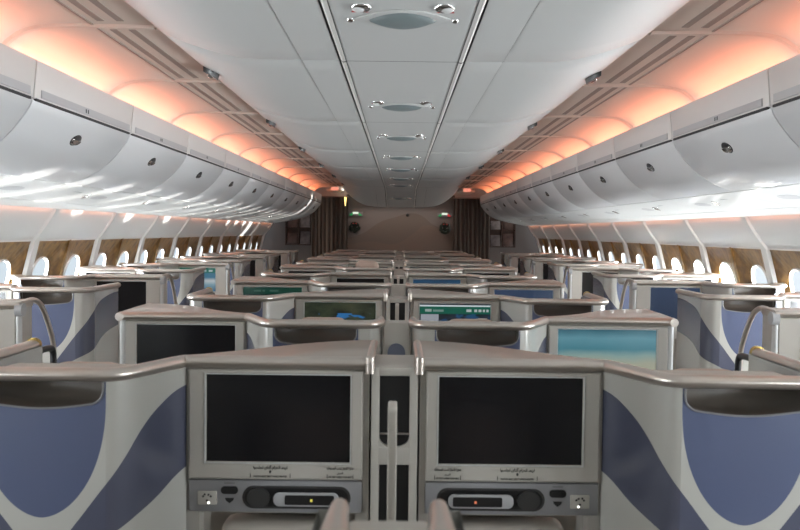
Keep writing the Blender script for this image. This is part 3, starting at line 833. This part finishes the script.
for s in (-1, 1):
    BMs = bin_meshes(s)
    for i, b in enumerate(range(-1, 10)):
        lab = f'white overhead bin above {side(s)} windows, ' + BW[i]
        r = empty('overhead_bin', (0, YB+PB*b, 0), lab, 'overhead bin', 'overhead bins')
        fa = obj('fascia', BMs['fascia'], r)
        obj('seam', BMs['seam'], fa, label='black gap above the door')
        ls = obj('label_strip', BMs['label_strip'], r, label='grey placard strip'); obj('seat_number', BMs['seat_number'], ls)
        d_ = obj('bin_door', BMs['bin_door'], r); obj('latch', BMs['latch'], d_, label='dark recessed latch'); obj('latch_flap', BMs['latch_flap'], d_, label='chrome latch flap')
        u_ = obj('service_panel', BMs['service_panel'], r)
        for k in ('speaker_lens', 'light_plate', 'reading_light'): obj(k, BMs[k], u_)
        obj('reading_light', BMs['rl2'], u_)
        obj('lip_panel', BMs['lip_panel'], r)
    # rounded end of the last bin
    dp = [tuple(p) for p in catmull(BIN_DOOR, 4)]
    poly = [(s*1.70, H+0.70), (s*1.527, H+0.70), (s*1.536, H+0.54)] + [(s*x, H+h) for x, h in dp] + [(s*2.25, H+0.166), (s*2.435, H+0.134), (s*2.45, H+0.7)]
    trim(prism_mesh('bin_end', M_BINTOP, poly, 'y', YEND, YEND+0.04))

# cove: slotted flat strip, curved cream panels, ribs, and the amber light strip lying on the bins
COVE = [(1.284, 0.846), (1.40, 0.846), (1.50, 0.840), (1.57, 0.824), (1.62, 0.796), (1.655, 0.765), (1.675, 0.709)]
M_AMBER = emis('amber_led', (1.0, 0.28, 0.13), 4.6)
M_AMBER2 = emis('amber_led_low', (1.0, 0.38, 0.22), 5.0)
for s in (-1, 1):
    for b in range(-3, 10):
        y = YB + PB*b
        me = cached(('cove', s), lambda: sweep_y('ceiling_cove', [tuple(p) for p in catmull(COVE, 4)], 0.0, PB, M_COVE, s))
        struct('ceiling', me, (0, y, 0))
        def rib_fn():
            bm = bmesh.new(); P = catmull([(1.03, 0.842)] + COVE, 4)
            rows = []
            for i, p in enumerate(P):
                t = (P[min(i+1, len(P)-1)]-P[max(i-1, 0)]).normalized(); nn = Vector((t.y, -t.x))
                if nn.y > 0: nn = -nn
                rows.append([bm.verts.new((s*(p.x+nn.x*o), yy, H+p.y+nn.y*o)) for yy, o in ((-0.022, 0.0), (-0.014, 0.012), (0.014, 0.012), (0.022, 0.0))])
            for a, c in zip(rows, rows[1:]):
                for i in range(3): bm.faces.new((a[i], a[i+1], c[i+1], c[i]))
            return finish(bm, 'rib', M_BEIGE, auto=0.8)
        trim(cached(('coverib', s), rib_fn), (0, y, 0))
        def strip_fn():
            bm = bmesh.new()
            add_box(bm, s*1.00, s*1.284, 0.0, PB, H+0.845, H+0.865)
            return finish(bm, 'slotted_strip', M_BEIGE)
        st = struct('ceiling', cached(('slotstrip', s), strip_fn), (0, y, 0))
        obj('vent_slot', cached(('slot1', s), lambda: box_mesh('vent_slot', M_SLOT, s*1.215, s*1.245, 0.08, PB-0.08, H+0.843, H+0.85)), st)
        obj('vent_slot', cached(('slot2', s), lambda: box_mesh('vent_slot', M_SLOT, s*1.135, s*1.165, 0.08, PB-0.08, H+0.843, H+0.85)), st)
        trim(cached(('slotline', s), lambda: box_mesh('seam_line', M_SLOT, s*1.280, s*1.291, 0.0, PB, H+0.841, H+0.848)), (0, y, 0))
        if b < -1: continue
        L = obj('cove_light', cached(('coveled', s), lambda: box_mesh('cove_light', M_AMBER, s*1.585, s*1.625, 0.10, PB-0.10, H+0.702, H+0.712)), None, (0, y, 0))
        L['label'] = f'amber light strip hidden on top of the {side(s)} bins'; L['category'] = 'light strip'; L['group'] = f'amber cove lights over the {side(s)} bins'
        L2 = obj('wash_light', cached(('washled', s), lambda: box_mesh('wash_light', M_AMBER2, s*2.445, s*2.465, 0.08, PB-0.08, H+0.140, H+0.146)), None, (0, y, 0))
        L2['label'] = f'amber light strip washing the {side(s)} wall from behind the bins'; L2['category'] = 'light strip'; L2['group'] = f'amber wall wash lights on the {side(s)}'

# canopy (the sculpted centre ceiling): panels rising outward to a lip
PCN = 2.15; YC = 3.88
def drop(y):
    t = min(max((y-14.9)/2.2, 0), 1)
    return -0.27*t*t*(3-2*t)
CANOPY = [(0.268, 0.727), (0.429, 0.727), (0.60, 0.728), (0.70, 0.736), (0.80, 0.757), (0.90, 0.787), (0.98, 0.816), (1.02, 0.834), (1.026, 0.842)]
def canopy_panel(x_from, x_to, y0, y1, s, name):
    prof = [p for p in [tuple(q) for q in catmull(CANOPY, 4)] if x_from-1e-6 <= p[0] <= x_to+1e-6]
    g = 0.004
    ys = [y0+g, y0+g+0.006] + [y0 + (y1-y0)*k/8 for k in range(1, 8)] + [y1-g-0.006, y1-g]
    verts, faces = [], []
    n = len(prof)
    for j, y in enumerate(ys):
        e = 0.005 if j in (0, len(ys)-1) else 0.0
        for i, (x, h) in enumerate(prof):
            xe = x + (0.0025 if i == 0 else 0)
            ee = max(e, 0.003 if i == 0 else 0.0)
            verts.append((s*xe, y, H + h + ee + drop(y)*max(0, 1-(x/1.15)**4)))
    for j in range(len(ys)-1):
        for i in range(n-1): faces.append((j*n+i, j*n+i+1, (j+1)*n+i+1, (j+1)*n+i))
    if s > 0: faces = [tuple(reversed(f)) for f in faces]
    return mesh(name, verts, faces, M_CEIL, True)
def flat_panel(y0, y1):
    ys = [y0 + (y1-y0)*k/6 for k in range(7)]; ys[0] += 0.004; ys[-1] -= 0.004
    verts = [(x, y, H+0.727+drop(y)) for y in ys for x in (-0.238, 0.238)]
    faces = [(2*j, 2*j+2, 2*j+3, 2*j+1) for j in range(6)]
    return mesh('ceiling', verts, faces, M_CEIL)
def rail_seg(s, y0, y1):
    bm = bmesh.new()
    ys = [y0+0.01] + [y0 + (y1-y0)*k/5 for k in range(1, 5)] + [y1-0.01]
    for (xa, xb, ha, hb) in ((0.240, 0.254, 0.724, 0.722), (0.254, 0.262, 0.722, 0.728)):
        A = [bm.verts.new((s*xa, y, H+ha+drop(y))) for y in ys]; B = [bm.verts.new((s*xb, y, H+hb+drop(y))) for y in ys]
        for j in range(len(ys)-1): bm.faces.new((A[j], B[j], B[j+1], A[j+1]))
    return finish(bm, 'rail', M_CHROME if False else pbr_rail())
_rail = []
def pbr_rail():
    if not _rail: _rail.append(pbr('ceiling_rail', (0.70, 0.69, 0.66), 0.4, metal=0.2))
    return _rail[0]
kk = 0
yb = [YC + PCN*k for k in range(-3, 7)]
yb[-1] = 17.05
for y0, y1 in zip(yb, yb[1:]):
    struct('ceiling', flat_panel(y0, y1))
    for s in (-1, 1):
        struct('ceiling', canopy_panel(0.268, 0.429, y0, y1, s, 'ceiling'))
        struct('ceiling', canopy_panel(0.429, 1.03, y0, y1, s, 'ceiling'))
        trim(rail_seg(s, y0, y1))
# dark backing above the panels so that the joints read dark, and the closing end face
bk = bmesh.new()
ys = [yb[0], 14.4] + [14.9 + 0.1*k for k in range(22)]
bxs = [-0.6, -0.4, -0.2, 0, 0.2, 0.4, 0.6]
for j in range(len(ys)-1):
    for xa, xb_ in zip(bxs, bxs[1:]):
        bk.faces.new([bk.verts.new((x, y, H+0.745+drop(y)*max(0, 1-(abs(x)/1.15)**4))) for x, y in ((xa, ys[j]), (xb_, ys[j]), (xb_, ys[j+1]), (xa, ys[j+1]))])
trim(finish(bk, 'backing', M_DARK))
struct('ceiling', box_mesh('ceiling', M_DARK, -3.0, 3.0, YSTART, 20.0, H+0.90, H+0.95))
endv = []
P = [(-x, h) for x, h in reversed(CANOPY)] + [(x, h) for x, h in CANOPY]
low = [(x, H+h+drop(17.05)*max(0, 1-(abs(x)/1.15)**4)) for x, h in P]
bm = bmesh.new()
add_prism(bm, low + [(1.02, H+0.9), (-1.02, H+0.9)], 'y', 17.046, 17.06)
trim(finish(bm, 'canopy_end', M_CEIL))

# canopy edge lamps
for s in (-1, 1):
    for k in range(-1, 7):
        y = 4.72 + PCN*k
        if y > 17: continue
        t = empty('ceiling_spotlight', (s*0.985, y, H+0.818), f'dark half-round spotlight on {side(s)} canopy edge, {["beside the camera","first","second","third","fourth","fifth","sixth","seventh"][k+1]} from the camera', 'spotlight', 'canopy edge spotlights')
        def hood(s=s):
            bm = bmesh.new(); K = 18
            A = []; Bv = []
            for i in range(K+1):
                a = pi*i/K
                yy, xx = 0.105*math.cos(a), -0.060*math.sin(a)
                A.append(bm.verts.new((s*(0.03+xx), yy, 0.012 + 0.030*xx/0.06*0.9 + 0.010))); Bv.append(bm.verts.new((s*(0.03+xx*0.86), yy*0.9, -0.012 + 0.030*xx/0.06*0.9)))
            for i in range(K): bm.faces.new((A[i], A[i+1], Bv[i+1], Bv[i]))
            bm.faces.new(Bv); bm.faces.new((A[0], Bv[0], Bv[-1], A[-1]))
            return finish(bm, 'lamp_hood', M_HOOD, auto=0.6)
        obj('lamp_hood', cached(('hood', s), hood), t)
        def lensf(s=s):
            bm = bmesh.new()
            add_ellipsoid(bm, (s*0.012, 0.0, -0.020), (0.016, 0.055, 0.010), 16, 8)
            return finish(bm, 'lamp_lens', M_CHROME, True)
        obj('lamp_lens', cached(('hlens', s), lensf), t)

# service units in the centre strip
def lens_pts(w, d, n=16):
    pts = []
    for k in range(n+1):
        t = -1+2*k/n; pts.append((w*t, d*(1-t*t)))
    for k in range(1, n):
        t = 1-2*k/n; pts.append((w*t, -d*(1-t*t)))
    return pts
def lens_dome():
    bm = bmesh.new(); P = lens_pts(0.118, 0.100); rings = []
    for k, (sc, dz) in enumerate(((1.0, -0.005), (0.93, -0.013), (0.75, -0.021), (0.4, -0.026))):
        rings.append([bm.verts.new((x*sc, y*sc, dz)) for x, y in P])
    for a, b in zip(rings, rings[1:]):
        for i in range(len(P)): bm.faces.new((a[i], a[(i+1) % len(P)], b[(i+1) % len(P)], b[i]))
    bm.faces.new(rings[-1])
    return finish(bm, 'unit_lens', M_LENS, True)
PSU_Y = [3.10, 5.25, 6.98, 8.85, 10.6, 12.4, 14.2, 16.0]
for k, y in enumerate(PSU_Y):
    if y > 16.8: break
    z = H+0.727+drop(y)
    t = empty('service_unit', (0, y, z), f'ceiling service unit with grey lens in centre strip, {nth(k)} from the camera', 'service unit', 'centre ceiling service units')
    obj('unit_bezel', cached('psub', lambda: prism_mesh('unit_bezel', M_CEIL, lens_pts(0.165, 0.128), 'z', -0.006, 0.0, bev=0.0015)), t)
    obj('unit_lens', cached('psul', lens_dome), t, label='blue grey lens')
    for s in (-1, 1):
        l = obj('reading_light', cached(('psur', s), lambda: (lambda bm: (add_ellipsoid(bm, (s*0.135, -0.155, 0), (0.036, 0.045, 0.016), 18, 8), finish(bm, 'reading_light', M_CHROME, True))[1])(bmesh.new())), t)
        obj('lamp_glass', cached(('psug', s), lambda: (lambda bm: (add_ellipsoid(bm, (s*0.143, -0.165, -0.012), (0.020, 0.022, 0.008), 14, 8), finish(bm, 'lamp_glass', M_WHITE, True))[1])(bmesh.new())), l)
        obj('warning_sign', cached(('psus', s), lambda: box_mesh('warning_sign', M_RED, s*0.115, s*0.170, -0.096, -0.086, -0.002, 0.0)), t, label='thin red marking')
        obj('air_nozzle', cached(('psun', s), lambda: (lambda bm: (add_ellipsoid(bm, (s*0.180, 0.015, 0), (0.014, 0.018, 0.012), 14, 8), finish(bm, 'air_nozzle', M_CHROME, True))[1])(bmesh.new())), t)

# ------------------------------------------------------------------ far end
YE = 17.66
def bulkhead_mat():
    m, nt, b = new_mat('dune_mural')
    tc = nt.nodes.new('ShaderNodeTexCoord'); sp = nt.nodes.new('ShaderNodeSeparateXYZ'); nt.links.new(tc.outputs['Object'], sp.inputs[0])
    x, z = sp.outputs[0], sp.outputs[2]
    f1 = curve_node(nt, math_node(nt, 'ADD', x, 1.1), [(0, 1.36), (0.35, 1.45), (0.7, 1.68), (1.0, 1.78), (1.3, 1.86), (1.5, 1.82), (1.75, 1.64), (2.2, 1.50)], 2.2, 3.0)
    f2 = curve_node(nt, math_node(nt, 'ADD', x, 1.1), [(0, 1.2), (0.5, 1.3), (1.0, 1.26), (1.4, 1.5), (1.55, 1.62), (1.9, 1.55), (2.2, 1.4)], 2.2, 3.0)
    col = mix_col(nt, math_node(nt, 'LESS_THAN', z, f1), (0.20, 0.175, 0.165), (0.165, 0.135, 0.115))
    col = mix_col(nt, math_node(nt, 'LESS_THAN', z, f2), col, (0.19, 0.145, 0.12))
    nt.links.new(col, b.inputs['Base Color']); b.inputs['Roughness'].default_value = 0.6
    return m
struct('wall_front', box_mesh('wall_front', bulkhead_mat(), -1.06, 1.06, YE, YE+0.05, 0.0, H+0.72))
M_ENDWALL = pbr('end_wall', (0.20, 0.17, 0.155), 0.6)
for s in (-1, 1):
    w = struct('wall_front', box_mesh('wall_front', M_ENDWALL, s*1.74, s*3.0, YE+0.25, YE+0.30, 0.0, H+0.95))
    struct('wall_front', box_mesh('wall_front', M_BEIGE, s*1.02, s*1.80, YE+0.02, YE+0.06, H+0.64, H+0.95))
    # curtain with folds
    bm = bmesh.new(); NX = 90
    rows = []
    for z in (0.05, 0.5, 1.0, 1.5, H+0.655):
        rr = []
        for i in range(NX+1):
            u = i/NX; xx = 1.03 + 0.71*u
            fold = 0.035*math.sin(u*pi*2*9 + 0.6*math.sin(u*17)) + 0.012*math.sin(u*pi*2*23+z*2)
            rr.append(bm.verts.new((s*xx, YE-0.10+fold, z)))
        rows.append(rr)
    for a, c in zip(rows, rows[1:]):
        for i in range(NX): bm.faces.new((a[i], a[i+1], c[i+1], c[i]))
    bmesh.ops.solidify(bm, geom=bm.faces[:], thickness=0.004)
    t = empty('curtain', (0, 0, 0), f'taupe pleated curtain {side(s)} of the far dune-painted bulkhead', 'curtain', 'far curtains')
    obj('curtain_cloth', finish(bm, 'curtain_cloth', M_CURTAIN, True), t)
    obj('curtain_track', box_mesh('curtain_track', M_SLOT, s*1.02, s*1.76, YE-0.13, YE-0.06, H+0.655, H+0.675), t)
    # wreath and exit sign on the bulkhead
    t = empty('wreath', (s*0.885 + XS, YE-0.03, H+0.075), f'dark round wreath on the bulkhead under the {side(s)} exit sign', 'wreath', 'bulkhead wreaths')
    bm = bmesh.new()
    for k in range(40):
        a = 2*pi*k/40; r = 0.075 + random.uniform(-0.012, 0.012)
        bmesh.ops.create_icosphere(bm, subdivisions=1, radius=random.uniform(0.026, 0.04), matrix=Matrix.Translation((r*math.cos(a), random.uniform(-0.012, 0.008), r*math.sin(a))))
    bmesh.ops.create_icosphere(bm, subdivisions=2, radius=0.06, matrix=Matrix.Diagonal((1, 0.4, 1, 1)))
    obj('wreath_foliage', finish(bm, 'wreath_foliage', M_WREATH), t)
    for e in (-1, 1):
        bm = bmesh.new(); add_ellipsoid(bm, (e*0.05, -0.045, 0.005), (0.011, 0.011, 0.011), 10, 6)
        obj('bauble', finish(bm, 'bauble', M_CHROME, True), t, label='small silver bauble')
    bm = bmesh.new(); add_ellipsoid(bm, (-0.03, -0.04, 0.075), (0.018, 0.012, 0.011), 10, 6); add_ellipsoid(bm, (0.03, -0.04, 0.075), (0.018, 0.012, 0.011), 10, 6)
    obj('bow', finish(bm, 'bow', M_RED, True), t, label='dark red bow')
    t = empty('exit_sign', (s*0.87 + XS, YE-0.02, H+0.335), f'small lit green and white sign high on the bulkhead, {side(s)} one', 'exit sign', 'lit bulkhead signs')
    obj('sign_box', box_mesh('sign_box', M_GREY, -0.135, 0.135, -0.02, 0.02, -0.035, 0.035, bev=0.004), t)
    obj('sign_face', box_mesh('sign_face', emis('sign_white_'+side(s), (0.85, 1.0, 0.85), 0.45), -0.055, 0.055, -0.024, -0.018, 0.0, 0.04), t)
    g_ = emis('sign_green_'+side(s), (0.02, 0.45, 0.12), 0.3); r_ = emis('sign_red_'+side(s), (0.6, 0.03, 0.03), 0.5)
    for e in (-1, 1):
        obj('sign_arrow', prism_mesh('sign_arrow', r_ if (s > 0 and e > 0) else g_, [(e*0.06, 0.03), (e*0.13, -0.03), (e*0.06, -0.03)], 'y', -0.024, -0.018), t, label='red lit end' if (s > 0 and e > 0) else 'green lit end')
    # ceiling sign under the cross-aisle ceiling
    t = empty('ceiling_sign', (s*1.275, 17.50, H+0.80), f'amber-lit dome sign hanging at the far end above the {side(s)} aisle', 'ceiling sign', 'far aisle signs')
    bm = bmesh.new(); add_ellipsoid(bm, (0, 0, 0), (0.17, 0.12, 0.07), 20, 10)
    obj('sign_dome', finish(bm, 'sign_dome', M_COVE, True), t)
    obj('sign_plate', box_mesh('sign_plate', emis('sign_amber_'+side(s), (0.9, 0.32, 0.22), 0.55), -0.07, 0.07, -0.135, -0.10, -0.02, 0.045, bev=0.006), t)
    # literature rack with magazines
    xr = s*2.01
    t = empty('magazine_rack', (xr, YE+0.22, H-0.29), f'dark wooden magazine rack on the far {side(s)} wall', 'magazine rack', 'magazine racks')
    bm = bmesh.new()
    add_box(bm, -0.25, 0.25, -0.0, 0.03, 0.0, 0.66)
    obj('rack_back', finish(bm, 'rack_back', M_WOODDK), t)
    for e in (-0.255, 0.0, 0.255): obj('rack_divider', box_mesh('rack_divider', M_WOODDK, e-0.01, e+0.01, -0.09, 0.03, 0.0, 0.66), t)
    for z in (0.0, 0.33, 0.65): obj('rack_shelf', box_mesh('rack_shelf', M_WOODDK, -0.26, 0.26, -0.09, 0.03, z, z+0.02), t)
    cols = [(0.12, 0.07, 0.06), (0.24, 0.21, 0.21), (0.10, 0.06, 0.05), (0.18, 0.15, 0.15)]
    for i, (ex, z) in enumerate(((-0.125, 0.36), (0.125, 0.36), (-0.125, 0.03), (0.125, 0.03))):
        cm = pbr(f'magazine_cover_{side(s)}_{i}', cols[(i + (s > 0)) % 4], 0.35, noise=0.5, nscale=8)
        hh = (0.17, 0.25, 0.22, 0.25)[i]
        m_ = obj('magazine', box_mesh('magazine', cm, -0.095, 0.095, -0.018, 0.0, 0.0, hh, bev=0.002), None, (xr+ex, YE+0.175, H-0.29+z-0.008), (-0.12, 0, 0))
        m_['label'] = f'magazine in the {"upper" if i < 2 else "lower"} {"left" if i % 2 == 0 else "right"} slot of the far {side(s)} rack'; m_['category'] = 'magazine'; m_['group'] = 'magazines in the far racks'
bm = bmesh.new(); add_prism(bm, [(-0.022, 0.09), (0.022, 0.09), (0.014, -0.02), (0.006, -0.08), (-0.006, -0.08), (-0.012, -0.02)], 'y', -0.015, 0.015)
o = obj('call_light', finish(bm, 'call_light', emis('yellow_call', (1.0, 0.72, 0.22), 1.6)), None, (-1.075, YE-0.16, H+0.565))
o['label'] = 'small glowing yellow light at the inner top of the far left curtain'; o['category'] = 'call light'
bm = bmesh.new(); add_ellipsoid(bm, (0, 0, 0), (0.035, 0.02, 0.032), 14, 8)
o = obj('wall_sensor', finish(bm, 'wall_sensor', M_BLACK, True), None, (0.14, YE-0.005, H+0.325))
o['label'] = 'small black round sensor high on the middle of the bulkhead'; o['category'] = 'sensor'
struct('wall_rear', box_mesh('wall_rear', M_WHITE, -3.0, 3.0, YSTART-0.05, YSTART, 0.0, H+0.95))
struct('wall_front', box_mesh('wall_front', M_ENDWALL, -3.0, 3.0, 19.9, 20.0, 0.0, H+0.95))

# ------------------------------------------------------------------ light
W = bpy.data.worlds.new('World'); SC.world = W; W.use_nodes = True
bgn = W.node_tree.nodes['Background']; bgn.inputs['Color'].default_value = (0.75, 0.88, 1.0, 1); bgn.inputs['Strength'].default_value = 0.3
def area(name, loc, rot, sx, sy, power, col=(1, 1, 1)):
    l = bpy.data.lights.new(name, 'AREA'); l.shape = 'RECTANGLE'; l.size = sx; l.size_y = sy; l.energy = power; l.color = col
    o = bpy.data.objects.new(name, l); C.objects.link(o); o.location = loc; o.rotation_euler = rot
    return o
# daylight outside every window: one sky lamp per pane
for s in (-1, 1):
    for b in range(-4, 10):
        for q in (0.34, 1.02):
            y = YB + PB*b + q
            p = (11.5 if s < 0 else 19.0)
            if y > 8: p *= max(0.12, 1 - (y-8)/5.0)
            o = area('window_daylight', (s*(wall_x(-0.40)+0.12), y, H-0.40), (0, s*math.radians(96), 0), 0.34, 0.30, p, (0.90, 0.96, 1.0))
# low sun on the right, skimming in through the right-hand windows
sl = bpy.data.lights.new('sun', 'SUN'); sl.energy = 5.5; sl.angle = math.radians(0.6); sl.color = (1.0, 0.96, 0.9)
so = bpy.data.objects.new('sun', sl); C.objects.link(so); so.location = (8, 8, 1)
so.rotation_euler = Vector((-1.0, -0.5, 0.118)).to_track_quat('-Z', 'Y').to_euler()
# unseen area lights added to brighten the dark far end
area('far_end_fill', (0, 17.38, H+0.60), (math.radians(-25), 0, 0), 1.8, 0.10, 4.0, (1.0, 0.86, 0.76))
for s in (-1, 1): area('far_side_fill', (s*2.0, 17.5, H+0.6), (0, 0, 0), 0.5, 0.3, 0.4, (1.0, 0.85, 0.75))  # weak unseen fill pair above the magazine racks
# ------------------------------------------------------------------ camera
cam = bpy.data.cameras.new('Camera'); co = bpy.data.objects.new('Camera', cam); C.objects.link(co)
cam.sensor_width = 36; cam.lens = F_PX*36/800; cam.clip_start = 0.02; cam.clip_end = 100
th = math.atan(33.4/F_PX); ro = math.radians(0.65)
f = Vector((0, math.cos(th), -math.sin(th))); u = Vector((0, math.sin(th), math.cos(th))); r = Vector((1, 0, 0))
u2 = u*math.cos(ro) - r*math.sin(ro); r2 = r*math.cos(ro) + u*math.sin(ro)
M = Matrix((r2, u2, -f)).transposed().to_4x4(); M.translation = (0, 0, H)
co.matrix_world = M
cam.dof.use_dof = True; cam.dof.focus_distance = 5.5; cam.dof.aperture_fstop = 8.0
SC.camera = co
SC.view_settings.view_transform = 'Standard'; SC.view_settings.look = 'None'; SC.view_settings.gamma = 1.0
SC.view_settings.use_curve_mapping = False
SC.view_settings.exposure = 0.68
SC.cycles.max_bounces = 10; SC.cycles.diffuse_bounces = 5; SC.cycles.transparent_max_bounces = 12
SC.cycles.use_denoising = True
SC.cycles.sample_clamp_indirect = 8.0
